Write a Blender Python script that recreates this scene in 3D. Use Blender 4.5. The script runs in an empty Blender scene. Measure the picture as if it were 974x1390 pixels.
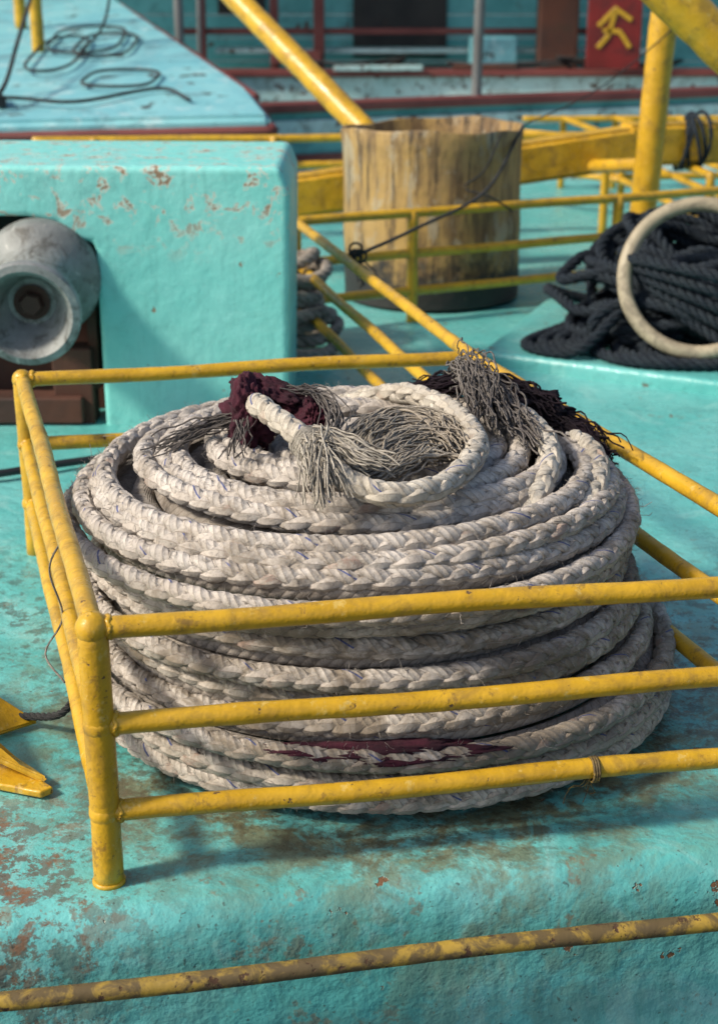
import bpy, bmesh, math, random
import numpy as np
from mathutils import Vector, Matrix, Euler, noise
random.seed(7); RS=np.random.RandomState(11)
scene=bpy.context.scene
COL=scene.collection

# ------------------------------------------------------------------ materials
def nt_new(name):
    m=bpy.data.materials.new(name); m.use_nodes=True
    nt=m.node_tree; nt.nodes.clear()
    out=nt.nodes.new('ShaderNodeOutputMaterial'); b=nt.nodes.new('ShaderNodeBsdfPrincipled')
    nt.links.new(b.outputs[0],out.inputs[0])
    return m,nt,b
def c4(c): return (c[0],c[1],c[2],1)
class N:
    def __init__(s,nt): s.nt=nt; s.tc=nt.nodes.new('ShaderNodeTexCoord')
    def link(s,a,b): s.nt.links.new(a,b)
    def noise(s,scale,detail=5,rough=.6,vec=None,dist=0.0,mapscale=None):
        n=s.nt.nodes.new('ShaderNodeTexNoise'); n.inputs['Scale'].default_value=scale
        n.inputs['Detail'].default_value=min(detail,5); n.inputs['Roughness'].default_value=rough
        n.inputs['Distortion'].default_value=dist
        v=vec or s.tc.outputs['Object']
        if mapscale:
            m=s.nt.nodes.new('ShaderNodeMapping'); m.inputs['Scale'].default_value=mapscale
            s.link(v,m.inputs[0]); v=m.outputs[0]
        s.link(v,n.inputs['Vector']); return n.outputs['Fac']
    def ramp(s,f,a,b,va=0.0,vb=1.0):
        r=s.nt.nodes.new('ShaderNodeMapRange'); r.inputs[1].default_value=a; r.inputs[2].default_value=b
        r.inputs[3].default_value=va; r.inputs[4].default_value=vb; r.interpolation_type='SMOOTHSTEP'
        s.link(f,r.inputs[0]); return r.outputs[0]
    def mix(s,f,A,B):
        m=s.nt.nodes.new('ShaderNodeMix'); m.data_type='RGBA'
        if isinstance(f,(int,float)): m.inputs[0].default_value=f
        else: s.link(f,m.inputs[0])
        for i,x in ((6,A),(7,B)):
            if isinstance(x,tuple): m.inputs[i].default_value=c4(x)
            else: s.link(x,m.inputs[i])
        return m.outputs[2]
    def math(s,op,a,b=None,c=None):
        m=s.nt.nodes.new('ShaderNodeMath'); m.operation=op
        for i,x in enumerate((a,b,c)):
            if x is None: continue
            if isinstance(x,(int,float)): m.inputs[i].default_value=x
            else: s.link(x,m.inputs[i])
        return m.outputs[0]
    def sep(s,v):
        m=s.nt.nodes.new('ShaderNodeSeparateXYZ'); s.link(v,m.inputs[0]); return m.outputs
    def dist(s,p):
        m=s.nt.nodes.new('ShaderNodeVectorMath'); m.operation='DISTANCE'
        s.link(s.tc.outputs['Object'],m.inputs[0]); m.inputs[1].default_value=p; return m.outputs['Value']
    def bump(s,h,strength,dist,b,prev=None):
        m=s.nt.nodes.new('ShaderNodeBump'); m.inputs['Strength'].default_value=strength; m.inputs['Distance'].default_value=dist
        s.link(h,m.inputs['Height'])
        if prev: s.link(prev,m.inputs['Normal'])
        if b: s.link(m.outputs[0],b.inputs['Normal'])
        return m.outputs[0]

def paint(name,col,col2,grime=(.05,.045,.03),g_lo=.56,g_hi=.75,g_amt=.7,chip=(.10,.05,.03),c_lo=.66,c_hi=.70,c_scale=14,
          scale=3,rough=.38,bump=.25,bdist=.004,extra=None):
    m,nt,b=nt_new(name); n=N(nt)
    a=n.noise(scale,5); c=n.mix(n.ramp(a,.3,.7),col,col2)
    g=n.ramp(n.noise(scale*2.3,5,.72,dist=.6),g_lo,g_hi,0,g_amt); c=n.mix(g,c,grime)
    ch=n.ramp(n.noise(c_scale,5,.65),c_lo,c_hi)
    if extra: c,ch,g=extra(n,c,ch,g)
    c=n.mix(ch,c,chip)
    n.link(c,b.inputs['Base Color'])
    r=n.math('ADD',n.ramp(a,.3,.7,rough+.12,rough-.08),n.math('MULTIPLY',n.math('ADD',ch,g),.3)); n.link(r,b.inputs['Roughness'])
    h=n.math('ADD',n.noise(22,3,.5),n.math('MULTIPLY',n.noise(150,2,.6),.18)); h=n.math('SUBTRACT',h,n.math('MULTIPLY',ch,.35))
    n.bump(h,bump,bdist,b)
    return m

def deck_extra(n,c,ch,g):
    nz=n.noise(9,5,.75,dist=.4); nf=n.noise(23,5,.8); nr=n.noise(13,5,.8,dist=.3)
    w=n.ramp(n.noise(4,5,.75,dist=1.2),.50,.66,0,.6); c=n.mix(w,c,(.28,.57,.54))
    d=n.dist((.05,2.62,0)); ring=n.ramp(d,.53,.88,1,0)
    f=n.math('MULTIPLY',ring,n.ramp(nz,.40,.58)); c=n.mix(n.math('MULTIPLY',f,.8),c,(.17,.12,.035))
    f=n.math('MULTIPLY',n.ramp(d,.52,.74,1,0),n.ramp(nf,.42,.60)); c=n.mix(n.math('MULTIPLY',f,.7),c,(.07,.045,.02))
    d2=n.dist((-.66,1.93,0)); f2=n.math('MULTIPLY',n.ramp(d2,.12,.52,1,0),n.ramp(nf,.49,.55)); c=n.mix(n.math('MULTIPLY',f2,.85),c,(.13,.08,.05))
    f2=n.math('MULTIPLY',n.ramp(d2,.10,.50,1,0),n.ramp(nr,.53,.60)); c=n.mix(n.math('MULTIPLY',f2,.85),c,(.22,.095,.04))
    d3=n.dist((.80,2.85,0)); f3=n.math('MULTIPLY',n.ramp(d3,.1,.7,1,0),n.ramp(nf,.50,.57)); c=n.mix(n.math('MULTIPLY',f3,.7),c,(.08,.08,.06))
    d4=n.dist((-.9,2.9,0)); f4=n.math('MULTIPLY',n.ramp(d4,.1,.7,1,0),n.ramp(nf,.51,.58)); c=n.mix(n.math('MULTIPLY',f4,.7),c,(.08,.065,.045))
    w2=n.ramp(n.noise(31,4,.7),.58,.70,0,.35); c=n.mix(w2,c,(.05,.22,.21))
    c=n.mix(n.ramp(n.noise(7,5,.85),.60,.66,0,.55),c,(.20,.11,.05))
    sp=n.ramp(n.noise(90,2,.6),.66,.72); c=n.mix(n.math('MULTIPLY',sp,.6),c,(.06,.05,.035))
    z=n.sep(n.tc.outputs['Object'])[2]
    st=n.math('MULTIPLY',n.ramp(z,-.06,-.02,1,0),n.ramp(n.noise(5,5,.7,mapscale=(5,5,.7)),.45,.7,0,.5)); c=n.mix(st,c,(.07,.25,.23))
    return c,ch,g
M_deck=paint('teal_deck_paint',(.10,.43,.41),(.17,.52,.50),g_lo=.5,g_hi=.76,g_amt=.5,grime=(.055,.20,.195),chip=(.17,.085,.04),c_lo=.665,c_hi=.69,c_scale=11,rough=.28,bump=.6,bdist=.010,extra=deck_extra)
def box_extra(n,c,ch,g):
    z=n.sep(n.tc.outputs['Object'])[2]
    zm=n.ramp(z,.46,.70,0,1); k=n.noise(18,5,.74,dist=.5)
    e=n.math('MULTIPLY',zm,n.ramp(k,.55,.58)); c=n.mix(e,c,(.60,.62,.53))
    e2=n.math('MULTIPLY',zm,n.ramp(k,.595,.62))
    ch=n.math('MAXIMUM',ch,e2)
    st=n.ramp(n.noise(6,5,.6,mapscale=(6,6,.6)),.50,.8,0,.4); c=n.mix(st,c,(.10,.36,.33))
    sc=n.ramp(n.noise(30,4,.7,mapscale=(1,1,6)),.58,.72,0,.5); c=n.mix(sc,c,(.38,.76,.72))
    return c,ch,g
M_box=paint('teal_housing_paint',(.19,.62,.57),(.28,.70,.65),g_lo=.48,g_amt=.5,grime=(.14,.40,.37),chip=(.27,.18,.11),c_lo=.68,c_hi=.70,rough=.42,bump=.55,bdist=.007,extra=box_extra)
M_teal=paint('teal_boat_paint',(.09,.36,.36),(.15,.47,.47),g_lo=.48,g_amt=.6,grime=(.05,.15,.15),c_lo=.64,c_hi=.67,c_scale=8,rough=.55)
def bow_extra(n,c,ch,g):
    w=n.ramp(n.noise(2.2,5,.75,dist=1.0),.5,.68,0,.8); c=n.mix(w,c,(.12,.25,.29))
    w2=n.ramp(n.noise(7,5,.75,dist=.4),.54,.64,0,.7); c=n.mix(w2,c,(.44,.62,.64)); return c,ch,g
M_bow=paint('teal_bow_paint',(.16,.44,.50),(.25,.56,.60),g_amt=.6,grime=(.06,.15,.17),chip=(.05,.06,.06),c_lo=.62,c_hi=.65,c_scale=6,rough=.5,extra=bow_extra)
M_palet=paint('pale_teal_trim',(.38,.58,.57),(.52,.65,.63),g_lo=.45,g_amt=.7,grime=(.12,.15,.13),c_lo=.58,c_hi=.61,rough=.5)
def yel_extra(n,c,ch,g):
    r1=n.ramp(n.noise(19,5,.8,dist=.4),.56,.66,0,.6); c=n.mix(r1,c,(.17,.095,.03))
    r2=n.ramp(n.noise(33,4,.75),.60,.68,0,.5); c=n.mix(r2,c,(.66,.50,.16))
    return c,ch,g
M_yel=paint('yellow_pipe_paint',(.64,.375,.02),(.50,.285,.016),grime=(.24,.14,.03),g_lo=.46,g_hi=.72,g_amt=.65,chip=(.12,.065,.03),c_lo=.655,c_hi=.69,c_scale=46,scale=7,rough=.30,bump=.8,bdist=.005,extra=yel_extra)
M_yel2=paint('worn_yellow_paint',(.42,.27,.035),(.28,.19,.04),grime=(.085,.06,.03),g_lo=.38,g_hi=.56,g_amt=.9,chip=(.07,.035,.02),c_lo=.58,c_hi=.64,c_scale=40,scale=9,rough=.5,bump=.7)
M_red=paint('dark_red_paint',(.13,.028,.024),(.19,.05,.042),g_amt=.6,grime=(.04,.025,.02),rough=.5)
M_sign=paint('red_sign_paint',(.22,.014,.012),(.14,.014,.012),g_lo=.45,g_amt=.7,grime=(.03,.01,.01),rough=.4)
M_dark=paint('dark_metal',(.02,.018,.017),(.035,.028,.024),g_amt=.3,rough=.6)
M_rust=paint('rusty_steel',(.10,.035,.02),(.05,.022,.015),g_amt=.5,rough=.75,bump=.6)
M_grey=paint('grey_pole_metal',(.18,.19,.19),(.11,.11,.11),g_amt=.5,rough=.5)
M_hoop=paint('dirty_cream_plastic',(.46,.39,.27),(.33,.28,.19),g_lo=.42,g_hi=.65,g_amt=.75,grime=(.13,.11,.08),rough=.5,scale=5)
M_black=paint('black_rubber',(.012,.013,.015),(.02,.02,.022),g_amt=0,c_lo=.95,c_hi=.99,rough=.5)
m,nt,b=nt_new('cast_aluminium'); n=N(nt)
c=n.mix(n.ramp(n.noise(7,5,.65),.3,.7),(.30,.315,.31),(.17,.18,.175)); c=n.mix(n.ramp(n.noise(12,5,.75,dist=.8),.47,.66,0,.85),c,(.075,.07,.06))
c=n.mix(n.ramp(n.noise(30,4,.7),.60,.68,0,.6),c,(.45,.45,.42))
n.link(c,b.inputs['Base Color']); b.inputs['Metallic'].default_value=.2; b.inputs['Roughness'].default_value=.6; n.bump(n.noise(60,4),.5,.004,b); M_alu=m

def rope_mat(name,ca,cb,dirt,dirt_f,blue=True,yarns=5,zdirt=False,speck=.3,sheen=.1):
    m,nt,b=nt_new(name); n=N(nt)
    uv=nt.nodes.new('ShaderNodeUVMap'); u=n.sep(uv.outputs[0])
    at=nt.nodes.new('ShaderNodeAttribute'); at.attribute_name='sid'; sid=at.outputs['Fac']
    ph=n.math('ADD',n.math('MULTIPLY',u[1],yarns*2*math.pi),n.math('MULTIPLY',u[0],300.0))
    yarn=n.math('ABSOLUTE',n.math('SINE',n.math('MULTIPLY',ph,.5)))
    c=n.mix(n.ramp(n.noise(13,4,.65),.35,.65),ca,cb)
    rnd=n.math('FRACT',n.math('MULTIPLY',sid,.377)); c=n.mix(n.math('MULTIPLY',rnd,.45),c,(ca[0]*.74,ca[1]*.69,ca[2]*.64))
    c=n.mix(n.ramp(yarn,0,.4,.5,0),c,(ca[0]*.30,ca[1]*.27,ca[2]*.24))
    nd=n.noise(8,5,.78,dist=.8)
    d=n.ramp(nd,.44,.66,0,dirt_f)
    if zdirt:
        z=n.sep(n.tc.outputs['Object'])[2]
        band=n.math('MULTIPLY',n.ramp(z,.04,.14),n.ramp(z,.31,.41,1,0))
        dd=n.math('MULTIPLY',band,n.ramp(n.noise(5,5,.78,dist=.9),.38,.58,0,.9)); d=n.math('MAXIMUM',d,dd)
    c=n.mix(d,c,dirt)
    c=n.mix(n.ramp(n.noise(70,3,.75),.50,.72,0,.5),c,(dirt[0]*.9,dirt[1]*.95,dirt[2]*1.1))
    c=n.mix(n.ramp(n.noise(260,2,.6),.5,.75,0,speck),c,(ca[0]*.25,ca[1]*.23,ca[2]*.2))
    if blue:
        k=n.math('LESS_THAN',n.math('ABSOLUTE',n.math('SUBTRACT',sid,2.0)),.3)
        v=n.ramp(n.math('ABSOLUTE',n.math('SUBTRACT',u[1],.26)),.012,.030,.85,0)
        c=n.mix(n.math('MULTIPLY',n.math('MULTIPLY',k,v),n.ramp(n.noise(20,2),.44,.50)),c,(.03,.06,.22))
        k2=n.math('LESS_THAN',n.math('ABSOLUTE',n.math('SUBTRACT',sid,5.0)),.3)
        c=n.mix(n.math('MULTIPLY',k2,n.ramp(nd,.54,.64,0,.22)),c,(.42,.20,.17))
    n.link(c,b.inputs['Base Color']); b.inputs['Roughness'].default_value=.9
    b.inputs['Specular IOR Level'].default_value=.15
    b.inputs['Sheen Weight'].default_value=sheen
    p=n.bump(yarn,.7,.0025,None); n.bump(n.noise(420,2,.7),.7,.0022,b,p)
    return m
M_rope=rope_mat('braided_mooring_rope',(.64,.585,.525),(.49,.45,.405),(.205,.165,.12),.7,zdirt=True)
M_ropet=rope_mat('rope_end_fibre',(.66,.61,.52),(.51,.47,.40),(.22,.18,.13),.55)
M_fuzz=rope_mat('rope_fuzz',(.62,.57,.51),(.5,.46,.41),(.3,.25,.2),.4,blue=False)
M_fray=rope_mat('frayed_fibre',(.60,.53,.43),(.44,.39,.31),(.20,.16,.12),.5,blue=False)
M_greyf=rope_mat('grey_frayed_fibre',(.28,.255,.23),(.18,.16,.15),(.07,.06,.06),.6,blue=False)
M_brope=rope_mat('navy_rope',(.018,.025,.036),(.028,.038,.048),(.05,.055,.055),.15,blue=False,speck=.1,sheen=0)
M_net=rope_mat('black_net',(.016,.012,.018),(.028,.016,.026),(.04,.03,.03),.4,blue=False,sheen=0)
M_cord=rope_mat('dark_cord',(.05,.05,.05),(.03,.03,.03),(.02,.02,.02),.4,blue=False)
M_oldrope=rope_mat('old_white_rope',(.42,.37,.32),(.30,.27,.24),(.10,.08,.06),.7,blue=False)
m,nt,b=nt_new('maroon_cloth'); n=N(nt)
w=n.noise(160,2); c=n.mix(n.ramp(n.noise(18,5),.3,.7),(.060,.007,.019),(.022,.005,.011)); n.link(c,b.inputs['Base Color']); b.inputs['Roughness'].default_value=.95
n.bump(w,.8,.003,b); M_maroon=m
m,nt,b=nt_new('weathered_barrel'); n=N(nt)
z=n.sep(n.tc.outputs['Object'])[2]
c=n.mix(n.ramp(n.noise(3,5,.65),.3,.7),(.44,.28,.085),(.33,.215,.09))
c=n.mix(n.ramp(n.noise(5,5,.72,mapscale=(3,3,.5)),.42,.60,0,.85),c,(.14,.085,.04))
c=n.mix(n.ramp(n.noise(5,5,.75,mapscale=(1.6,1.6,.8),dist=.6),.52,.62,0,.7),c,(.40,.35,.25))
c=n.mix(n.ramp(n.noise(9,5,.72,mapscale=(4,4,.20)),.53,.62,0,.92),c,(.045,.03,.018))
zz=n.math('ADD',z,n.math('MULTIPLY',n.math('SUBTRACT',n.noise(7,5,.75),.5),.5)); c=n.mix(n.ramp(zz,.10,.22,1,0),c,(.02,.017,.016))
n.link(c,b.inputs['Base Color']); b.inputs['Roughness'].default_value=.6; n.bump(n.noise(25,5),.6,.008,b); M_barrel=m
m,nt,b=nt_new('sea_water'); n=N(nt); b.inputs['Base Color'].default_value=(.01,.035,.035,1); b.inputs['Roughness'].default_value=.12; n.bump(n.noise(3,4),.6,.08,b); M_water=m

# ------------------------------------------------------------------ mesh helpers
def empty(name):
    o=bpy.data.objects.new(name,None); o.empty_display_size=.1; COL.objects.link(o); return o
def mk(name,V,Q,mat,parent=None,uv=None,sid=None,smooth=True):
    me=bpy.data.meshes.new(name); V=np.asarray(V,dtype=np.float32); Q=np.asarray(Q,dtype=np.int32)
    me.vertices.add(len(V)); me.vertices.foreach_set('co',V.ravel())
    me.loops.add(Q.size); me.loops.foreach_set('vertex_index',Q.ravel())
    me.polygons.add(len(Q)); me.polygons.foreach_set('loop_start',np.arange(0,Q.size,Q.shape[1],dtype=np.int32))
    me.update(calc_edges=True)
    me.polygons.foreach_set('use_smooth',np.full(len(Q),smooth,dtype=bool))
    if uv is not None:
        l=me.uv_layers.new(name='UVMap'); l.data.foreach_set('uv',np.asarray(uv,dtype=np.float32)[Q.ravel()].ravel())
    if sid is not None:
        a=me.attributes.new('sid','FLOAT','POINT'); a.data.foreach_set('value',np.asarray(sid,dtype=np.float32))
    me.materials.append(mat); me.validate(); me.update()
    o=bpy.data.objects.new(name,me); COL.objects.link(o)
    if parent: o.parent=parent
    return o
def nrm(a): return a/np.maximum(np.linalg.norm(a,axis=-1,keepdims=True),1e-9)
def frames(P,up=None):
    T=nrm(np.gradient(P,axis=0))
    up=np.array([.05,.12,.99]) if up is None else np.asarray(up,float)
    up=nrm(up); Nn=up-(T@up)[:,None]*T
    bad=np.linalg.norm(Nn,axis=1)<.15
    if bad.any():
        u2=np.array([1.,.1,0]); Nn[bad]=u2-(T[bad]@u2)[:,None]*T[bad]
    Nn=nrm(Nn); return T,Nn,np.cross(T,Nn)
def resample(P,ds):
    L=np.concatenate([[0],np.cumsum(np.linalg.norm(np.diff(P,axis=0),axis=1))]); n=max(3,int(L[-1]/ds)+1)
    s=np.linspace(0,L[-1],n); return np.stack([np.interp(s,L,P[:,k]) for k in range(3)],1)
def spline(pts,ds):
    P=np.asarray(pts,float); P=np.vstack([2*P[0]-P[1],P,2*P[-1]-P[-2]])
    out=[]
    for i in range(1,len(P)-2):
        t=np.linspace(0,1,24,endpoint=False)[:,None]
        a,b,c,d=P[i-1],P[i],P[i+1],P[i+2]
        out.append(.5*((2*b)+(-a+c)*t+(2*a-5*b+4*c-d)*t**2+(-a+3*b-3*c+d)*t**3))
    out.append(P[-2][None]); return resample(np.vstack(out),ds)
class MB:
    def __init__(s): s.V=[];s.Q=[];s.UV=[];s.S=[];s.n=0
    def rings(s,R,U,sid,wrap=True):
        n,k,_=R.shape; s.V.append(R.reshape(-1,3)); i=np.arange(n-1)[:,None]; j=np.arange(k)[None]; j2=(j+1)%k
        if not wrap: j=j[:,:-1]; j2=j+1
        q=np.stack([i*k+j,i*k+j2,(i+1)*k+j2,(i+1)*k+j],-1).reshape(-1,4)+s.n; s.Q.append(q)
        uv=np.stack([np.broadcast_to(U[:,None],(n,k)),np.broadcast_to(np.arange(k)[None]/k,(n,k))],-1).reshape(-1,2); s.UV.append(uv)
        s.S.append(np.full(n*k,float(sid))); s.n+=n*k
    def tube(s,P,r,sides=8,sid=0,cap=True):
        P=np.asarray(P,float); r=np.broadcast_to(np.asarray(r,float),(len(P),)).copy()
        T,A,B=frames(P)
        if cap:
            P=np.vstack([P[0]-T[0]*r[0]*.35,P[0]-T[0]*r[0]*.22,P,P[-1]+T[-1]*r[-1]*.22,P[-1]+T[-1]*r[-1]*.35])
            A=np.vstack([A[0],A[0],A,A[-1],A[-1]]);B=np.vstack([B[0],B[0],B,B[-1],B[-1]]); r=np.concatenate([[1e-4,r[0]*.75],r,[r[-1]*.75,1e-4]])
        ph=np.arange(sides)*2*math.pi/sides
        R=P[:,None]+r[:,None,None]*(np.cos(ph)[None,:,None]*A[:,None]+np.sin(ph)[None,:,None]*B[:,None])
        U=np.concatenate([[0],np.cumsum(np.linalg.norm(np.diff(P,axis=0),axis=1))]); s.rings(R,U,sid)
    def pipe(s,a,b,r,sides=16,wob=.0015):
        a=np.array(a,float);b=np.array(b,float);L=np.linalg.norm(b-a);n=max(4,int(L/.04))
        t=np.linspace(0,1,n)[:,None];P=a+(b-a)*t
        ph=RS.rand(3)*6; P=P+wob*np.stack([np.sin(t[:,0]*L*7+ph[k]) for k in range(3)],1)*(np.sin(t*math.pi))
        s.tube(P,r*(1+.02*RS.randn(n)),sides)
    def blob(s,c,r):
        c=np.array(c,float); ph=np.linspace(-math.pi/2+.05,math.pi/2-.05,9); th=np.arange(14)*2*math.pi/14
        R=c+r*np.stack([np.cos(ph)[:,None]*np.cos(th)[None],np.cos(ph)[:,None]*np.sin(th)[None],np.broadcast_to(np.sin(ph)[:,None],(9,14))],-1)
        R=R[:,::-1]; s.rings(R,ph,0)
    def braid(s,P,Pitch=.190,R0=.0094,A=.0040,sa=.0124,sb=.0078,k=8,scale=1.0,tw0=0.0,twa=.24):
        T,Nn,B=frames(P); L=np.concatenate([[0],np.cumsum(np.linalg.norm(np.diff(P,axis=0),axis=1))])
        Lw=L+.012*np.sin(L*3.1)+.006*np.sin(L*11.3+1)
        w=2*math.pi/Pitch; nn=4*w*Lw/math.pi
        tw=tw0+twa*np.sin(L*.9)+twa*.5*np.sin(L*2.3+2)
        for i in range(4):
            for sgn in (1,-1):
                th=sgn*w*Lw+i*math.pi/2+tw
                arg=(nn-.5-2*i)*math.pi/2 if sgn>0 else (nn-2*i+2.5)*math.pi/2
                rr=(R0+A*np.tanh(1.3*np.cos(arg))/.86)*scale*(1+.05*np.sin(L*29+i*1.7+sgn))
                er=np.cos(th)[:,None]*Nn+np.sin(th)[:,None]*B
                C=P+rr[:,None]*er; t=nrm(np.gradient(C,axis=0)); e2=nrm(er-(er*t).sum(1,keepdims=True)*t); sd=np.cross(t,e2)
                ph=np.arange(k)*2*math.pi/k
                g=(1+.08*np.sin(L*37+i*2+sgn)+.07*np.sin(L*13+i*3)+.03*RS.randn(len(L)))[:,None,None]
                R=C[:,None]+scale*g*(sa*np.cos(ph)[None,:,None]*sd[:,None]+sb*np.sin(ph)[None,:,None]*e2[:,None])
                s.rings(R,L,i+(4 if sgn<0 else 0))
    def twist(s,P,rad,Pitch,k=6):
        T,Nn,B=frames(P); L=np.concatenate([[0],np.cumsum(np.linalg.norm(np.diff(P,axis=0),axis=1))]); w=2*math.pi/Pitch
        for i in range(3):
            th=w*L+i*2*math.pi/3; C=P+(.5*rad)*(np.cos(th)[:,None]*Nn+np.sin(th)[:,None]*B)
            t,a,b2=frames(C); ph=np.arange(k)*2*math.pi/k
            R=C[:,None]+.52*rad*(np.cos(ph)[None,:,None]*a[:,None]+np.sin(ph)[None,:,None]*b2[:,None]); s.rings(R,L,i)
    def bundle(s,ctrl,n,spread0,spread1,r=.0013,messy=.008,sides=4,wig=.003,zs=.4):
        ctrl=np.array(ctrl,float); Z=np.array([1,1,zs])
        for q in range(n):
            o0=RS.randn(3)*spread0*Z; o1=RS.randn(3)*spread1*Z; m=len(ctrl); pts=[]
            cut=1-.3*RS.rand()**2
            for i in range(m):
                f=i/(m-1); pts.append(ctrl[i]+o0*(1-f)+o1*f+(RS.randn(3)*messy*Z if 0<i else 0))
            P=spline(pts,.012); P=P[:max(3,int(len(P)*cut))]
            t=np.linspace(0,1,len(P))*len(P)*.012; ph=RS.rand(3)*6
            P=P+wig*np.stack([np.sin(t*(60+20*k)+ph[k]) for k in range(3)],1)
            s.tube(P,r*(.8+.5*RS.rand()),sides,sid=q%8,cap=False)
    def obj(s,name,mat,parent=None):
        return mk(name,np.vstack(s.V),np.vstack(s.Q),mat,parent,np.vstack(s.UV),np.concatenate(s.S))
def box(name,c,size,mat,parent=None,rz=0,bev=.01,rx=0):
    bm=bmesh.new(); bmesh.ops.create_cube(bm,size=1)
    bmesh.ops.scale(bm,vec=size,verts=bm.verts)
    bmesh.ops.bevel(bm,geom=bm.edges[:],offset=bev,segments=3,profile=.6,affect='EDGES')
    bmesh.ops.transform(bm,matrix=Matrix.Translation(c)@Matrix.Rotation(rz,4,'Z')@Matrix.Rotation(rx,4,'X'),verts=bm.verts)
    me=bpy.data.meshes.new(name); bm.to_mesh(me); bm.free(); me.materials.append(mat)
    o=bpy.data.objects.new(name,me); COL.objects.link(o)
    if parent: o.parent=parent
    return o
def prism(name,poly,d0,d1,mat,parent=None,bev=.012,plane='xz'):
    bm=bmesh.new()
    f=lambda p,d:(p[0],d,p[1]) if plane=='xz' else (p[0],p[1],d)
    a=[bm.verts.new(f(p,d0)) for p in poly]; b_=[bm.verts.new(f(p,d1)) for p in poly]
    bm.faces.new(a); bm.faces.new(b_[::-1]); n=len(poly)
    for i in range(n): bm.faces.new((a[(i+1)%n],a[i],b_[i],b_[(i+1)%n]))
    bmesh.ops.recalc_face_normals(bm,faces=bm.faces)
    if bev: bmesh.ops.bevel(bm,geom=bm.edges[:],offset=bev,segments=4,profile=.5,affect='EDGES')
    me=bpy.data.meshes.new(name); bm.to_mesh(me); bm.free(); me.materials.append(mat)
    o=bpy.data.objects.new(name,me); COL.objects.link(o)
    if parent: o.parent=parent
    return o
def lathe(name,prof,base,axis,mat,parent=None,seg=64,jit=0,sc=1.0):
    ax=Vector(axis).normalized(); u=ax.orthogonal().normalized(); v=ax.cross(u)
    th=np.arange(seg)*2*math.pi/seg; R=np.zeros((len(prof),seg,3))
    for i,(r,h) in enumerate(prof):
        for j,t in enumerate(th):
            rr=sc*r*(1+jit*math.sin(2*t+.7)+jit*.5*math.sin(3*t+2))
            hh=sc*h*(1+(jit*.9*math.sin(t*2+1)+jit*.5*math.sin(7*t) if jit else 0))
            R[i,j]=Vector(base)+ax*hh+(u*math.cos(t)+v*math.sin(t))*rr
    b=MB(); b.rings(R,np.arange(len(prof))*1.0,0); o=b.obj(name,mat,parent)
    m=o.modifiers.new('e','EDGE_SPLIT'); m.split_angle=math.radians(50)
    return o

# ------------------------------------------------------------------ water + deck
bm=bmesh.new(); bmesh.ops.create_grid(bm,x_segments=4,y_segments=4,size=900); me=bpy.data.meshes.new('water'); bm.to_mesh(me); bm.free(); me.materials.append(M_water)
o=bpy.data.objects.new('water',me); o.location=(0,0,-1.4); COL.objects.link(o)

E=np.array([.9868,.1618,0]); NV=np.array([-.1618,.9868,0])
prof=[(1.900,-1.6),(1.902,-.6),(1.903,-.3),(1.904,-.20),(1.905,-.16),(1.906,-.13),(1.907,-.10),(1.909,-.07),(1.912,-.048),(1.917,-.030),(1.926,-.015),(1.938,-.005),(1.952,0.0),(1.972,.001),(1.99,0)]
prof+=[(1.99+.05*i,0) for i in range(1,152)]
prof+=[(9.64,-.02),(9.65,-.1),(9.65,-1.6)]
us=np.arange(-4.5,5.5,.06); R=np.zeros((len(prof),len(us),3))
for i,(v,z) in enumerate(prof):
    for j,u in enumerate(us):
        zz=z; vv=v
        if v<9.63:
            f=noise.noise(Vector((u*1.3,v*1.3,0))); g=noise.noise(Vector((u*6,v*6,z*6+3)))
            if z>-.5: zz+=.004*f+.003*g-.003; vv+=(.007*noise.noise(Vector((u*2.5,z*7,5))) if v<1.97 else 0)
        R[i,j]=E*u+NV*vv; R[i,j,2]=zz
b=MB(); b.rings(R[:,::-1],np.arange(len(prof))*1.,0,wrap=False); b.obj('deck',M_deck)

prism('deck_hatch',[(.42,5.12),(1.25,4.66),(3.2,5.1),(3.0,6.9),(1.4,6.4),(.75,6.0)],-.03,.045,M_deck,None,.02,'xy')

# ------------------------------------------------------------------ cage
rail_z=(.42,.265,.12)
FL=np.array([-.38,1.968]); BL=np.array([-.767,3.337]); BR=np.array([.275,3.545]); FR=np.array([.735,2.155])
cage=empty('rope_storage_cage')
b=MB(); b.pipe((*FL,-.01),(*FL,.43),.0225,20,.0008)
b.pipe((*BL,-.01),(*BL,.43),.021); b.pipe((*FR,-.01),(*FR,.43),.0225); b.pipe((*BR,-.01),(*BR,.42),.02)
b.obj('posts',M_yel,cage)
b=MB()
for i,z in enumerate(rail_z):
    r=.0165
    b.pipe((*FL,z),(*FR,z),r,18,.003); b.pipe((*FL,z),(*BL,z),r,16,.002); b.pipe((*BL,z),(*BR,z),r,16,.003)
    b.pipe((*FR,z),(*BR,z),r)
    b.blob((*FL,z),.0240 if i else .0255); b.blob((*BL,z),.0235); b.blob((*BR,z),.021)
b.obj('rails',M_yel,cage)
b=MB()
def bead(c,d,r):
    d=nrm(np.array([d[0],d[1],0.])); pp=np.cross(d,[0,0,1]); th=np.linspace(0,2*math.pi,26)
    P=np.array(c)+r*(np.cos(th)[:,None]*pp+np.sin(th)[:,None]*np.array([0,0,1.]))+d*(.002*np.sin(th*5))[:,None]
    b.tube(P,.0045*(1+.2*RS.randn(26)),6,cap=False)
for z in rail_z:
    for C,D in ((FL,FR),(FL,BL),(BL,FL),(BL,BR),(BR,BL)):
        d=(D-C)/np.linalg.norm(D-C); bead((*(C+d*.0235),z),d,.0150)
th=np.linspace(0,2*math.pi,26); b.tube(np.stack([FL[0]+.021*np.cos(th),FL[1]+.021*np.sin(th),0*th+.000],1),.005,6,cap=False)
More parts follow.
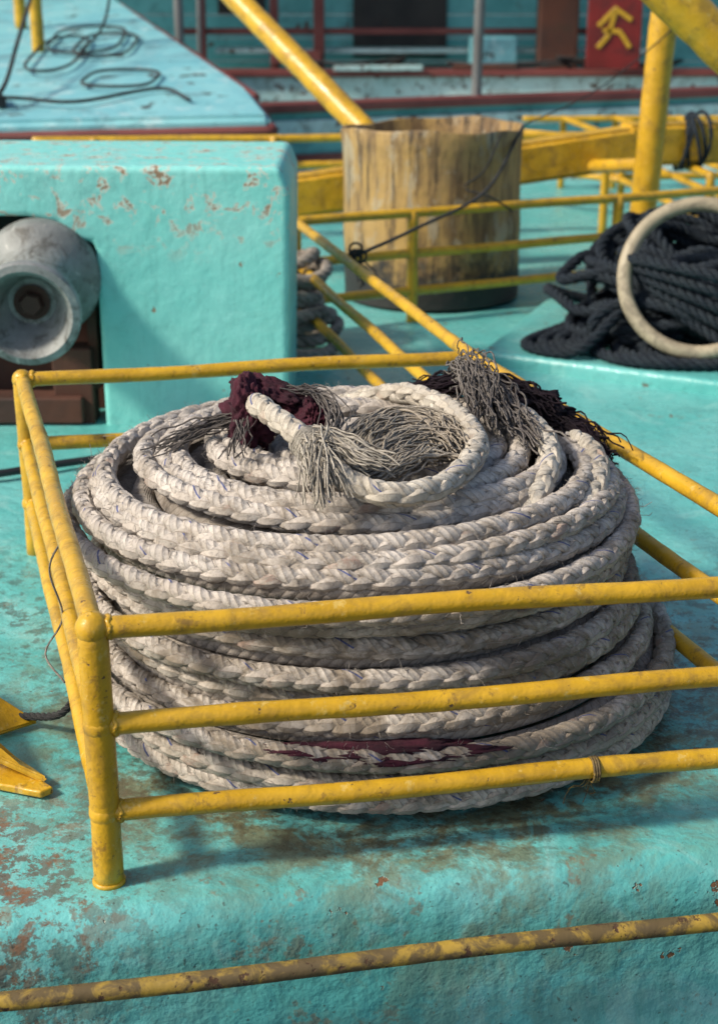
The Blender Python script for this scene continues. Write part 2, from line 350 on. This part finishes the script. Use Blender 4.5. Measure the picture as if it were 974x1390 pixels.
b.obj('weld_beads',M_yel,cage)
b=MB()
d=nrm(np.array([*(FR-FL),0])); p0=np.array([*FL,.12])+d*.755
th=np.linspace(0,2*math.pi,30)
perp=np.cross(d,[0,0,1])
for kk in range(3):
    b.tube(p0+d*(.004*kk)+.0195*(np.cos(th)[:,None]*perp+np.sin(th)[:,None]*np.array([0,0,1.])),.0022,6,cap=False)
b.bundle([p0+[0,0,-.015],p0+[-.01,.02,-.05],p0+[-.02,.02,-.07]],6,.003,.008,.0009)
b.obj('cord_tie',M_yel2,cage)
b=MB()
q=np.array([*(FL+(BL-FL)*.27),.265]); b.tube(spline([q+[0,0,.16],q+[-.03,-.01,.1],q+[-.02,.02,0],q+[-.05,0,-.06],q+[-.01,-.05,-.09]],.01),.0018,6)
b.obj('hanging_cord',M_oldrope,cage)

rail2=empty('pipe_fence')
b=MB(); c0=np.array([-.235,5.58]); c1=np.array([2.0,6.6]); dd=(c1-c0)
for z in rail_z:
    b.pipe((*c0,z),(*c1,z),.0175); b.pipe((*BR,z),(*c0,z),.0165); b.blob((*c0,z),.022)
for t in (0,.197,.575,.86): b.pipe((*(c0+dd*t),-.01),(*(c0+dd*t),.425),.022)
b.obj('rails',M_yel,rail2)
b=MB()
for kk in range(5):
    q=np.array([-.02,4.86,.42])+RS.randn(3)*.010; th=np.linspace(0,6.28,20)
    b.tube(q+.021*np.stack([np.cos(th),0*th+.01*np.sin(2*th),np.sin(th)],1),.004,6,cap=False)
q=np.array([-.02,4.86,.42]); b.bundle([q,q+[.03,0,-.05],q+[.04,0,-.12]],8,.01,.02,.002)
b.tube(spline([q,(.2,5.3,.44),(.48,5.8,.50),(.655,6.2,.70)],.03),.0065,8)
b.tube(spline([(.655,6.2,.70),(1.0,6.3,.86),(1.5,6.5,1.25),(1.9,6.6,1.6)],.03),.003,6)
b.tube(spline([(.55,6.0,.69),(.48,5.9,.56),(.40,5.88,.50),(.50,5.86,.47),(.60,5.95,.40)],.03),.004,6)
b.obj('tied_cable',M_cord,rail2)

rail3=empty('pipe_fence')
b=MB()
for z in (.49,.36):
    b.pipe((-1.6,7.6,z),(1.3,7.85,z),.02)
for x in (-1.3,-.42,.5,1.25): b.pipe((x,7.7+.08*x,0),(x,7.7+.08*x,.5),.022)
b.obj('rails',M_yel,rail3)
rail4=empty('pipe_fence')
b=MB()
for z in (.42,.22):
    for dx in (0,.32,.7): b.pipe((1.25+dx,9.5,z),(1.57+dx,6.85,z),.018)
    b.pipe((1.0,9.45,z),(3,9.5,z),.018); b.pipe((1.3,8.3,z),(3,8.5,z),.018); b.pipe((.7,8.9,z),(1.4,8.2,z),.018)
for p in ((1.25,9.5),(1.57,6.85),(1.57,9.5),(1.89,6.85),(1.42,8.3),(.7,8.9)): b.pipe((*p,0),(*p,.43),.02)
b.obj('rails',M_yel,rail4)

# ------------------------------------------------------------------ lower pipe along hull
hp=empty('hull_handrail')
b=MB(); f=lambda u,v,z: tuple(E*u+NV*v+np.array([0,0,z]))
b.pipe(f(-1.8,1.850,-.108),f(3,1.862,-.050),.0145)
for u in (-1.0,1.2,2.2): b.pipe(f(u,1.855,-.09),f(u,1.93,-.09),.011)
b.obj('pipe',M_yel2,hp)

# ------------------------------------------------------------------ rope coil
coil=empty('rope_coil')
T_=list(range(20))
Rr=[.535,.552,.545,.522,.506,.490,.492,.483,.503,.508,.480,.440,.400,.360,.320,.280,.240,.200,.160,.12]
Zz=[.024,.066,.108,.150,.190,.231,.272,.313,.354,.394,.422,.442,.457,.469,.478,.484,.486,.482,.472,.46]
Cx=[.035,.045,.035,.03,.015,.012,.0,.002,-.010,-.012,-.012,-.01,-.01,-.008,-.005,0,0,0,0,0]
CY=2.655
a=np.arange(0,19.2*2*math.pi,.014); tt=a/(2*math.pi)
fr=tt%1; st=np.floor(tt)+np.clip((fr-.80)/.20,0,1)**2*(3-2*np.clip((fr-.80)/.20,0,1))
st=.55*st+.45*tt
r=np.interp(st,T_,Rr); z=np.interp(st,T_,Zz); cx=np.interp(st,T_,Cx)
def sn(a,seed,fr):
    R_=np.random.RandomState(seed); o=0
    for k in range(7): o=o+R_.randn()*np.sin(a*(fr*(.35+.3*k)+.13*R_.rand())+6.28*R_.rand())/(1+.35*k)
    return o
r=r+.0085*sn(a,1,1.0); z=z+.0060*sn(a,2,1.3)*np.clip(tt,.1,1)
ang=a-math.pi*.5+2.4
P=np.stack([cx+r*np.cos(ang)*1.0,CY+r*np.sin(ang)*.98,np.maximum(z,.0235)],1)
P=resample(P,.0092)
b=MB(); b.braid(P); b.obj('braided_turns',M_rope,coil)
T,Nn,B=frames(P); b=MB()
K=13000
idx=RS.randint(5,len(P)-5,K); th=RS.rand(K)*2.6-.4; big=RS.rand(K)>.985
for i,t,g in zip(idx,th,big):
    er=math.cos(t)*Nn[i]+math.sin(t)*B[i]; d1=nrm(er*.6+RS.randn(3)*.6); p=P[i]+er*.0195; l=(.006+.012*RS.rand())*(2.6 if g else 1)
    d2=nrm(d1*.5+RS.randn(3)*.7)
    b.tube(np.array([p,p+d1*l*.5,p+d1*l*.5+d2*l*.5]),.00065 if g else .0003,3,cap=False)
b.obj('fuzz',M_fuzz,coil)
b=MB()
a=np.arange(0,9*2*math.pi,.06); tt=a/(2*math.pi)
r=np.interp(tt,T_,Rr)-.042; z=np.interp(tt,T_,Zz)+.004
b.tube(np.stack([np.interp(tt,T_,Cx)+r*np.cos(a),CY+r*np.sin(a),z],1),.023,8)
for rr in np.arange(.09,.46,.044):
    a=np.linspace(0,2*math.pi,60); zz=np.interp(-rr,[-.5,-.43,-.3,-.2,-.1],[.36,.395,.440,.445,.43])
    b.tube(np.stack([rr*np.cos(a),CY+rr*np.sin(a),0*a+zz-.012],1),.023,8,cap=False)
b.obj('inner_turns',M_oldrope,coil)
b=MB()
Pl=spline([(-.185,2.66,.535),(-.180,2.58,.575),(-.145,2.49,.580),(-.10,2.41,.572),(-.06,2.34,.555),(-.01,2.28,.532),(.05,2.255,.522),(.12,2.29,.520),(.175,2.38,.524),(.205,2.50,.53),(.185,2.64,.534),(.145,2.76,.53),(.08,2.86,.52),(-.02,2.93,.48),(-.1,2.95,.44)],.008)
b.braid(Pl,scale=1.04)
Pl=spline([(.20,2.92,.43),(.25,2.84,.50),(.30,2.74,.515),(.335,2.62,.505),(.335,2.52,.488),(.30,2.42,.455),(.25,2.36,.41),(.2,2.36,.38)],.008); b.braid(Pl)
Pl=spline([(.36,2.84,.41),(.405,2.74,.462),(.43,2.64,.466),(.425,2.54,.452),(.39,2.44,.425),(.34,2.39,.38),(.28,2.38,.34)],.008); b.braid(Pl)
b.obj('loose_end',M_ropet,coil)
b=MB()
c0_=np.array([-.078,2.37,.565]); ax=nrm(np.array([.05,-.08,-.02])); th=np.linspace(0,2*math.pi*8,200)
u_=nrm(np.cross(ax,[0,0,1.])); v_=np.cross(ax,u_)
b.tube(c0_+ax*((th/50-.5)*.045)[:,None]+.0275*(np.cos(th)[:,None]*u_+np.sin(th)[:,None]*v_),.0028,6)
b.tube(c0_+np.linspace(-.5,.5,8)[:,None]*ax*.045,.025,10)
b.bundle([(-.07,2.35,.580),(-.07,2.31,.575),(-.062,2.27,.555),(-.05,2.235,.515)],100,.013,.020,.0014,.004,zs=.7,wig=.0015)
b.bundle([(-.065,2.36,.585),(-.03,2.33,.582),(.0,2.305,.57),(.045,2.29,.555)],70,.012,.014,.0014,.005,zs=.7,wig=.002)
b.obj('whipping_strands',M_ropet,coil)
b=MB()
b.bundle([(-.01,2.42,.525),(.0,2.50,.540),(.04,2.58,.548),(.09,2.61,.545),(.14,2.58,.54),(.16,2.50,.53)],130,.020,.022,.0018,.007,wig=.002)
b.bundle([(.0,2.38,.525),(.03,2.43,.538),(.08,2.50,.545),(.13,2.52,.54),(.16,2.46,.525)],120,.018,.020,.0018,.007,wig=.002)
b.bundle([(.02,2.34,.52),(.07,2.38,.535),(.11,2.43,.535),(.15,2.44,.52)],70,.016,.016,.0018,.006,wig=.002)
b.obj('frayed_yarns',M_fray,coil)
b=MB()
b.bundle([(-.20,2.60,.55),(-.25,2.61,.535),(-.31,2.60,.515),(-.37,2.57,.49)],34,.009,.017,.0013,.008,wig=.0025)
b.bundle([(-.20,2.54,.56),(-.205,2.49,.545),(-.215,2.45,.515)],18,.010,.012,.0013,.006)
b.bundle([(.205,2.97,.53),(.213,2.86,.570),(.222,2.74,.572),(.235,2.60,.53)],120,.015,.018,.0016,.012,zs=.8)
b.bundle([(.22,2.86,.550),(.26,2.76,.553),(.28,2.66,.535),(.30,2.55,.51)],55,.015,.022,.0016,.013)
b.bundle([(-.11,2.60,.60),(-.07,2.59,.595),(-.045,2.54,.575),(-.05,2.47,.55)],26,.009,.012,.0014,.006)
b.obj('grey_frayed_yarns',M_greyf,coil)
b=MB()
b.bundle([(.12,2.96,.50),(.20,2.92,.525),(.30,2.86,.525),(.36,2.80,.50),(.43,2.74,.47),(.46,2.68,.44)],150,.014,.014,.0018,.012,wig=.005)
b.bundle([(.24,2.88,.54),(.30,2.82,.54),(.35,2.76,.51)],70,.02,.02,.0018,.014,wig=.005)
b.obj('net_remnant',M_net,coil)
def crumple(name,c,s,mat,parent,seed,amp=.35,rot=(0,0,0)):
    bm=bmesh.new(); bmesh.ops.create_icosphere(bm,subdivisions=5,radius=1)
    for v in bm.verts:
        p=v.co*1.6+Vector((seed,0,0)); k=1+amp*noise.noise(p*1.3)+amp*.5*(1-2*abs(noise.noise(p*3)))+amp*.18*noise.noise(p*9)
        v.co=v.co*k
    bmesh.ops.scale(bm,vec=s,verts=bm.verts)
    bmesh.ops.transform(bm,matrix=Matrix.Translation(c)@Euler(rot).to_matrix().to_4x4(),verts=bm.verts)
    for f in bm.faces: f.smooth=True
    me=bpy.data.meshes.new(name); bm.to_mesh(me); bm.free(); me.materials.append(mat); o=bpy.data.objects.new(name,me); COL.objects.link(o); o.parent=parent; return o
crumple('maroon_cloth_wrap',(-.200,2.62,.540),(.034,.045,.060),M_maroon,coil,3,.5,(0,0,.3))
crumple('maroon_cloth_fold',(-.15,2.66,.572),(.06,.030,.024),M_maroon,coil,8,.55,(0,.35,-.25))
crumple('maroon_cloth_tail',(-.085,2.62,.545),(.022,.04,.035),M_maroon,coil,12,.55,(.3,.35,.25))
crumple('maroon_cloth_scrap',(.03,2.137,.130),(.14,.030,.013),M_maroon,coil,21,.5,(0,0,.03))
crumple('net_lump',(.31,2.82,.505),(.065,.05,.028),M_net,coil,5,.7)

# ------------------------------------------------------------------ winch housing
hs=empty('winch_housing')
poly=[(-2.1,-.03),(-1.36,-.03),(-1.36,.625),(-.96,.625),(-.87,.605),(-.81,.555),(-.775,.55),(-.765,.53),(-.765,-.03),(-.215,-.03),(-.200,.70),(-.225,.765),(-2.1,.775)]
prism('casing',poly,4.38,5.05,M_box,hs,.018)
box('back_plate',(-1.1,4.98,.3),(.75,.02,.62),M_dark,hs,bev=.003)
box('inner_frame',(-1.05,4.72,.14),(.52,.30,.30),M_rust,hs,bev=.01)
box('frame_foot',(-.86,4.45,.10),(.12,.10,.26),M_rust,hs,bev=.008)
box('frame_beam',(-1.08,4.42,.045),(.5,.10,.08),M_rust,hs,bev=.008)
box('upright_plate',(-.80,4.62,.32),(.03,.36,.45),M_rust,hs,bev=.005)
wr=empty('winch_roller')
ax=Vector((.06,-.98,-.12)).normalized(); base=Vector((-.930,4.42,.450))
pr=[(.001,.0),(.17,.0),(.178,.012),(.178,.05),(.168,.065),(.135,.09),(.112,.13),(.106,.18),(.108,.23),(.120,.275),(.140,.31),(.150,.335),(.151,.36),(.147,.368),(.128,.372),(.122,.366),(.105,.33),(.085,.28),(.072,.26),(.068,.25),(.001,.25)]
lathe('flanged_drum',pr,base,ax,M_alu,wr,sc=.98)
lathe('shaft_nut',[(.001,.245),(.036,.245),(.036,.275),(.030,.285),(.001,.285)],base,ax,M_rust,wr,6,sc=.98)
lathe('shaft_washer',[(.05,.25),(.052,.258),(.001,.259)],base,ax,M_rust,wr,32,sc=.98)
lathe('shaft',[(.03,-.5),(.03,.01)],base,ax,M_dark,wr,24)

b=MB(); b.tube(spline([(-1.6,3.9,.02),(-1.1,3.82,.02),(-.8,3.95,.02),(-.5,4.1,.02),(-.2,4.3,.02),(.1,4.6,.02)],.03),.011,10); b.obj('black_hose',M_black)
b=MB(); Pc=spline([(-1.0,2.42,.03),(-.72,2.44,.02),(-.62,2.46,.02),(-.53,2.42,.05),(-.50,2.44,.12),(-.52,2.5,.2)],.006); b.twist(Pc,.008,.04); b.obj('mooring_cord',M_cord)

br=empty('yellow_bracket')
prism('foot_plate',[(-1.2,2.42),(-.66,2.25),(-.53,2.205),(-.512,2.222),(-.58,2.29),(-.70,2.36),(-1.2,2.56)],0.0,.014,M_yel,br,.004,'xy')
def plate3(name,pts,th,mat,parent):
    bm=bmesh.new(); p=[Vector(q) for q in pts]; nn=(p[1]-p[0]).cross(p[2]-p[0]).normalized()*th
    a=[bm.verts.new(q) for q in p]; c=[bm.verts.new(q+nn) for q in p]; k=len(p)
    bm.faces.new(a); bm.faces.new(c[::-1])
    for i in range(k): bm.faces.new((a[(i+1)%k],a[i],c[i],c[(i+1)%k]))
    bmesh.ops.recalc_face_normals(bm,faces=bm.faces); bmesh.ops.bevel(bm,geom=bm.edges[:],offset=.003,segments=2,affect='EDGES')
    me=bpy.data.meshes.new(name); bm.to_mesh(me); bm.free(); me.materials.append(mat); o=bpy.data.objects.new(name,me); COL.objects.link(o); o.parent=parent
plate3('fluke',[(-.53,2.235,.012),(-.60,2.30,.016),(-.86,2.40,.22),(-.90,2.30,.16)],.012,M_yel,br)
plate3('rear_fluke',[(-.585,2.46,.012),(-.66,2.40,.012),(-.90,2.44,.15),(-.88,2.52,.19)],.012,M_yel,br)
b=MB(); b.pipe((-.88,2.38,.0),(-.88,2.40,.26),.022); b.obj('post',M_yel,br)

# ------------------------------------------------------------------ barrel
brl=empty('cut_barrel')
r_=.367
pr=[(r_-.01,.0),(r_,.005),(r_+.002,.1),(r_,.2),(r_+.004,.3),(r_,.4),(r_,.5),(r_+.003,.62),(r_+.010,.682),(r_+.006,.692),(r_-.006,.690),(r_-.012,.65),(r_-.012,.3),(r_-.012,.03),(.001,.03)]
lathe('shell',pr,(.305,6.29,0),(-.01,.02,1),M_barrel,brl,96,.014)

# ------------------------------------------------------------------ yellow frame
yf=empty('yellow_gantry')
def beam(name,a,b_,w,h,mat,parent):
    a=Vector(a);b_=Vector(b_);d=(b_-a); L=d.length; q=d.to_track_quat('X','Z')
    bm=bmesh.new(); bmesh.ops.create_cube(bm,size=1); bmesh.ops.scale(bm,vec=(L,w,h),verts=bm.verts)
    bmesh.ops.bevel(bm,geom=bm.edges[:],offset=.02,segments=3,affect='EDGES')
    bmesh.ops.transform(bm,matrix=Matrix.Translation((a+b_)/2)@q.to_matrix().to_4x4(),verts=bm.verts)
    me=bpy.data.meshes.new(name); bm.to_mesh(me); bm.free(); me.materials.append(mat); o=bpy.data.objects.new(name,me); COL.objects.link(o); o.parent=parent
beam('lower_beam',(-.55,6.72,.31),(1.32,7.1,.53),.16,.18,M_yel,yf)
beam('lower_beam_end',(1.20,7.08,.53),(2.4,7.4,.53),.165,.185,M_yel,yf)
b=MB()
b.pipe((.04,6.86,.60),(-1.10,8.10,1.62),.056,20)
b.pipe((1.215,6.6,0),(1.33,6.6,2.4),.058,20)
b.pipe((2.42,5.0,-.02),(.2,5.0,1.88),.072,22)
b.pipe((1.05,7.0,.44),(1.24,6.6,.50),.03)
b.pipe((-.4,6.76,0),(-.4,6.76,.3),.05); b.pipe((2.2,7.35,0),(2.2,7.35,.5),.05); b.pipe((.04,6.86,0),(.04,6.86,.62),.05)
b.obj('pipes',M_yel,yf)
b=MB()
for kk in range(6):
    th=np.linspace(0,6.28,24); q=np.array([1.5+.014*kk,7.16,.53]); b.tube(q+np.stack([.03*np.sin(th+kk),.12*np.cos(th),.12*np.sin(th)],1)+RS.randn(3)*.008,.009,6,cap=False)
b.obj('rope_lashing',M_brope,yf)

# ------------------------------------------------------------------ navy rope pile and hoop
b=MB()
for k in range(22):
    f=k/21; ra=.45-.17*f+.07*RS.randn(); rb=.30-.09*f+.05*RS.randn(); c=np.array([1.24+.06*RS.randn(),5.37+.06*RS.randn(),.072+.32*f])
    a0=RS.rand()*6; a=np.linspace(a0,a0+6.6,90); tilt=RS.randn()*.20; tz=RS.randn()*.18+.12*f
    x=ra*np.cos(a)*(1+.10*np.sin(3*a+k)); y=rb*np.sin(a)*(1+.10*np.cos(2*a+k))
    zz=c[2]+tilt*x+tz*y+.035*np.sin(3*a+k*1.7)
    zz=np.maximum(zz,.068+.01*(k%3))
    b.twist(resample(np.stack([c[0]+x,c[1]+y,zz],1),.010),.0215,.10)
for k in range(9):
    o_=RS.randn(3)*.04
    b.twist(spline([(1.1+.1*RS.rand(),5.15+o_[0],.32-.03*k),(.92+o_[1],5.12+o_[0],.22-.02*k),(.74+.03*k,4.99+.04*k,.080),(.58+.06*k,5.12+.03*k,.068),(.70+.06*k,5.30,.075+.008*k),(.95,5.45,.12)],.010),.0215,.10)
for k in range(5):
    b.twist(spline([(1.55,4.99,.08+.03*k),(1.34,4.84+.02*k,.08+.05*k),(1.15,4.93-.02*k,.16+.05*k),(1.0-.02*k,5.05,.26+.03*k),(.96,5.25,.34)],.010),.0215,.10)
for k in range(3):
    b.twist(spline([(.80+.1*k,5.35,.07),(.82+.08*k,5.0,.068),(.98+.06*k,4.86+.03*k,.068),(1.3,4.86+.03*k,.068),(1.7,5.0,.07)],.010),.0215,.10)
b.obj('navy_rope_pile',M_brope)
b=MB(); nn_=Vector((-.16,-.84,.50)).normalized(); u_=np.array(nn_.orthogonal().normalized()); v_=np.cross(np.array(nn_),u_); a=np.linspace(0,2*math.pi,97)
rad=.250*(1+.03*np.sin(2*a+.6))
b.tube(np.array([1.135,5.00,.325])+rad[:,None]*(np.cos(a)[:,None]*u_+np.sin(a)[:,None]*v_*1.03),.025,16,cap=False)
b.obj('plastic_hoop',M_hoop)
b=MB()
for k in range(9):
    a=np.linspace(0,6.5,60); c=np.array([-.27+.02*RS.randn(),5.38+.03*RS.randn(),.03+.035*k]); ra=.17-.008*k
    b.twist(resample(np.stack([c[0]+ra*np.cos(a),c[1]+ra*np.sin(a),c[2]+.015*np.sin(2*a+k)],1),.012),.024,.10)
b.obj('old_rope_heap',M_oldrope)

# ------------------------------------------------------------------ neighbouring bow (left)
nb=empty('neighbouring_boat_bow')
def poly_body(name,top,drop,mat,parent):
    bm=bmesh.new(); a=[bm.verts.new(p) for p in top]; c=[bm.verts.new((p[0],p[1],drop)) for p in top]; n_=len(top)
    bm.faces.new(a); bm.faces.new(c[::-1])
    for i in range(n_): bm.faces.new((a[(i+1)%n_],a[i],c[i],c[(i+1)%n_]))
    bmesh.ops.recalc_face_normals(bm,faces=bm.faces)
    bmesh.ops.bevel(bm,geom=bm.edges[:],offset=.03,segments=3,affect='EDGES')
    me=bpy.data.meshes.new(name); bm.to_mesh(me); bm.free(); me.materials.append(mat); o=bpy.data.objects.new(name,me); COL.objects.link(o); o.parent=parent
poly_body('foredeck',[(-5,7.95,.48),(-.45,8.0,.575),(-.62,8.75,.66),(-1.87,12.2,1.07),(-6,12.2,1.0)],-1.3,M_bow,nb)
b=MB(); 
b.pipe((-5,7.93,.40),(-.44,7.97,.50),.026); b.pipe((-.44,7.97,.50),(-.60,8.75,.59),.026); b.pipe((-.58,8.75,.60),(-1.83,12.2,1.0),.028)
b.obj('rubbing_strake',M_red,nb)
b=MB(); b.pipe((-2.02,9.95,.75),(-2.02,9.95,2.3),.04); b.pipe((-2.3,10.8,.9),(-2.3,10.8,2.3),.04); b.obj('yellow_posts',M_yel,nb)
b=MB()
def fz(x,y): return .575+.118*(y-8)+.018
for (cx_,cy_,ra,rb) in ((-1.75,10.2,.28,.5),(-1.6,10.0,.22,.42),(-1.85,9.7,.18,.6),(-1.35,8.9,.25,.25)):
    a=np.linspace(0,7.5,50); x=cx_+ra*np.cos(a)*(1+.2*np.sin(2*a+cx_)); y=cy_+rb*np.sin(a)
    b.tube(np.stack([x,y,fz(x,y)],1),.009,6)
b.tube(spline([(x,y,fz(x,y)) for x,y in ((-2.4,8.2),(-1.9,8.35),(-1.5,8.25),(-1.1,8.6),(-.9,8.3))],.04),.010,6)
b.tube(spline([(-1.7,9.6,.80),(-1.5,9.4,1.0),(-1.4,9.3,1.5),(-1.3,9.2,2.0)],.05),.008,6)
b.tube(spline([(-2.3,8.3,.62),(-2.1,8.5,.95),(-1.95,9.0,1.25),(-2.0,9.9,1.5)],.05),.012,6)
b.tube(spline([(-1.95,8.1,.60),(-1.88,8.3,.70),(-1.9,8.8,.9),(-2.0,9.9,1.2)],.05),.012,6)
b.obj('cables',M_cord,nb)
box('black_cleat',(-1.92,8.35,.62),(.05,.20,.06),M_black,nb,.3,.01)

# ------------------------------------------------------------------ moored boat (background)
mb=empty('moored_boat')
def onl(x,off=0): return (x,9.75+.418*(x+1.5)+off)
L0=onl(-1.5);L1=onl(5)
mx=(L0[0]+L1[0])/2; my=(L0[1]+L1[1])/2; LL=math.hypot(L1[0]-L0[0],L1[1]-L0[1]); an=math.atan2(L1[1]-L0[1],L1[0]-L0[0])
box('hull_side',(mx,my,-.35),(LL,.08,1.5),M_teal,mb,an)
box('gunwale',(mx,my,.425),(LL+.1,.20,.06),M_red,mb,an,.015)
box('hull_stripe',(mx+.02,my-.055,.30),(LL,.05,.09),M_palet,mb,an,.01)
box('lower_strake',(mx+.02,my-.06,.10),(LL,.05,.05),M_red,mb,an,.01)
for t in np.linspace(0,1,12):
    p=onl(-1.4+6.2*t,.06); box('bulwark_stay_%d'%int(t*11),(p[0],p[1],.3),(.06,.10,.3),M_teal,mb,an,.006)
box('side_deck',(1.5,13,-.2),(9,6,.5),M_palet,mb,.1)
box('hatch_coaming',(1.6,12.7,.37),(6.2,.5,.2),M_palet,mb,.02,.02)
box('coaming_cap',(1.6,12.55,.49),(6.3,.3,.045),M_red,mb,.02,.012)
for k in range(14):
    box('cabin_plank_%d'%k,(1.5,13.6+.006*(k%2),.42+.19*k),(11,.05,.184),M_teal,mb,0,.008)
for i,(x,w) in enumerate(((-1.3,.07),(-.33,.09),(-.70,.07),(1.55,.08),(2.5,.09),(3.3,.08))):
    box('cabin_post_%d'%i,(x,13.1,1.3),(w,.1,1.9),M_red,mb,0,.01)
box('cabin_rail',(.4,13.12,.78),(3.8,.05,.05),M_red,mb,0,.01)
box('cabin_shelf',(.6,13.3,.62),(3.6,.3,.04),M_palet,mb,0,.01)
box('frame_board',(-.52,13.0,.58),(.42,.08,.10),M_red,mb,0,.01)
box('unseen_shade_roof',(1.5,13.1,2.45),(11,1.7,.12),M_teal,mb,0,.03)  # overhang above the view, added to throw shade on the cabin wall
box('doorway',(.35,13.565,1.15),(.8,.03,1.2),M_dark,mb,0,.005)
box('window_opening',(-1.0,13.565,1.2),(.4,.03,.6),M_dark,mb,0,.005)
box('locker',(1.62,12.95,.80),(.32,.25,.62),M_rust,mb,0,.02)
box('blue_crate',(1.1,13.0,.62),(.35,.25,.25),M_bow,mb,.2,.02)
box('timber',(.15,12.35,.535),(.7,.07,.04),M_palet,mb,.1,.008); box('plank_stack',(1.0,12.5,.535),(.5,.12,.045),M_rust,mb,-.1,.008)
b=MB(); b.pipe((.80,10.75,-.1),(.84,10.8,2.6),.036); b.pipe((-1.35,11.9,.3),(-1.35,11.9,2.6),.035); b.pipe((-1.25,12.3,.3),(-1.2,12.3,2.6),.02); b.obj('grey_poles',M_grey,mb)
b=MB()
for k in range(9):
    x0=-.6+3.2*RS.rand(); b.tube(spline([(x0,12.6,.53),(x0+.2*RS.randn(),12.5,.55+.06*RS.rand()),(x0+.3*RS.randn(),12.6,.53),(x0+.4*RS.randn(),12.9,.53)],.04),.012,6)
b.obj('loose_lines',M_cord,mb)
sg=empty('red_sign')
box('panel',(1.98,12.3,.86),(.42,.03,.66),M_sign,sg,0,.01)
def strip(n,pts,w):
    for i in range(len(pts)-1):
        a_=Vector((pts[i][0],0,pts[i][1])); c_=Vector((pts[i+1][0],0,pts[i+1][1])); d_=c_-a_
        o=box('%s_%d'%(n,i),(0,0,0),(d_.length+w*.6,.008,w),M_yel,sg,0,.002); o.location=((a_+c_)/2+Vector((0,12.279-.003*i,0))); o.rotation_euler=(0,-math.atan2(d_.z,d_.x),0)
strip('glyph_stroke_a',[(1.86,.86),(1.98,.98),(2.10,.90)],.035)
strip('glyph_stroke_b',[(1.98,.96),(1.93,.78),(1.86,.70)],.035)
strip('glyph_stroke_c',[(1.90,.82),(2.02,.81),(2.10,.70)],.035)

# ------------------------------------------------------------------ light, world, camera
sdir=Vector((-.78,-.30,.72)).normalized(); el=math.asin(sdir.z); rot=math.atan2(sdir.x,sdir.y)
w=bpy.data.worlds.new("World"); scene.world=w; w.use_nodes=True; nt=w.node_tree
sky=nt.nodes.new('ShaderNodeTexSky'); sky.sky_type='NISHITA'; sky.sun_disc=False; sky.sun_elevation=el; sky.sun_rotation=rot; sky.air_density=1.0; sky.dust_density=2.5
nt.links.new(sky.outputs[0],nt.nodes['Background'].inputs[0]); nt.nodes['Background'].inputs[1].default_value=.15
ld=bpy.data.lights.new('sun','SUN'); ld.energy=4.2; ld.angle=math.radians(7); ld.color=(1,.90,.75); lo=bpy.data.objects.new('sun',ld); COL.objects.link(lo)
lo.rotation_euler=sdir.to_track_quat('Z','Y').to_euler(); lo.location=(-5,-3,6)
cd=bpy.data.cameras.new('camera'); cam=bpy.data.objects.new('camera',cd); COL.objects.link(cam); scene.camera=cam
cam.location=(0,0,1.313); cam.rotation_euler=(math.radians(70),0,0)
cd.sensor_fit='HORIZONTAL'; cd.sensor_width=36; cd.lens=2050/974*36; cd.clip_end=3000; cd.clip_start=.05
cd.dof.use_dof=True; cd.dof.focus_distance=2.5; cd.dof.aperture_fstop=6.3
scene.view_settings.view_transform='Standard'; scene.view_settings.look='None'; scene.view_settings.exposure=0
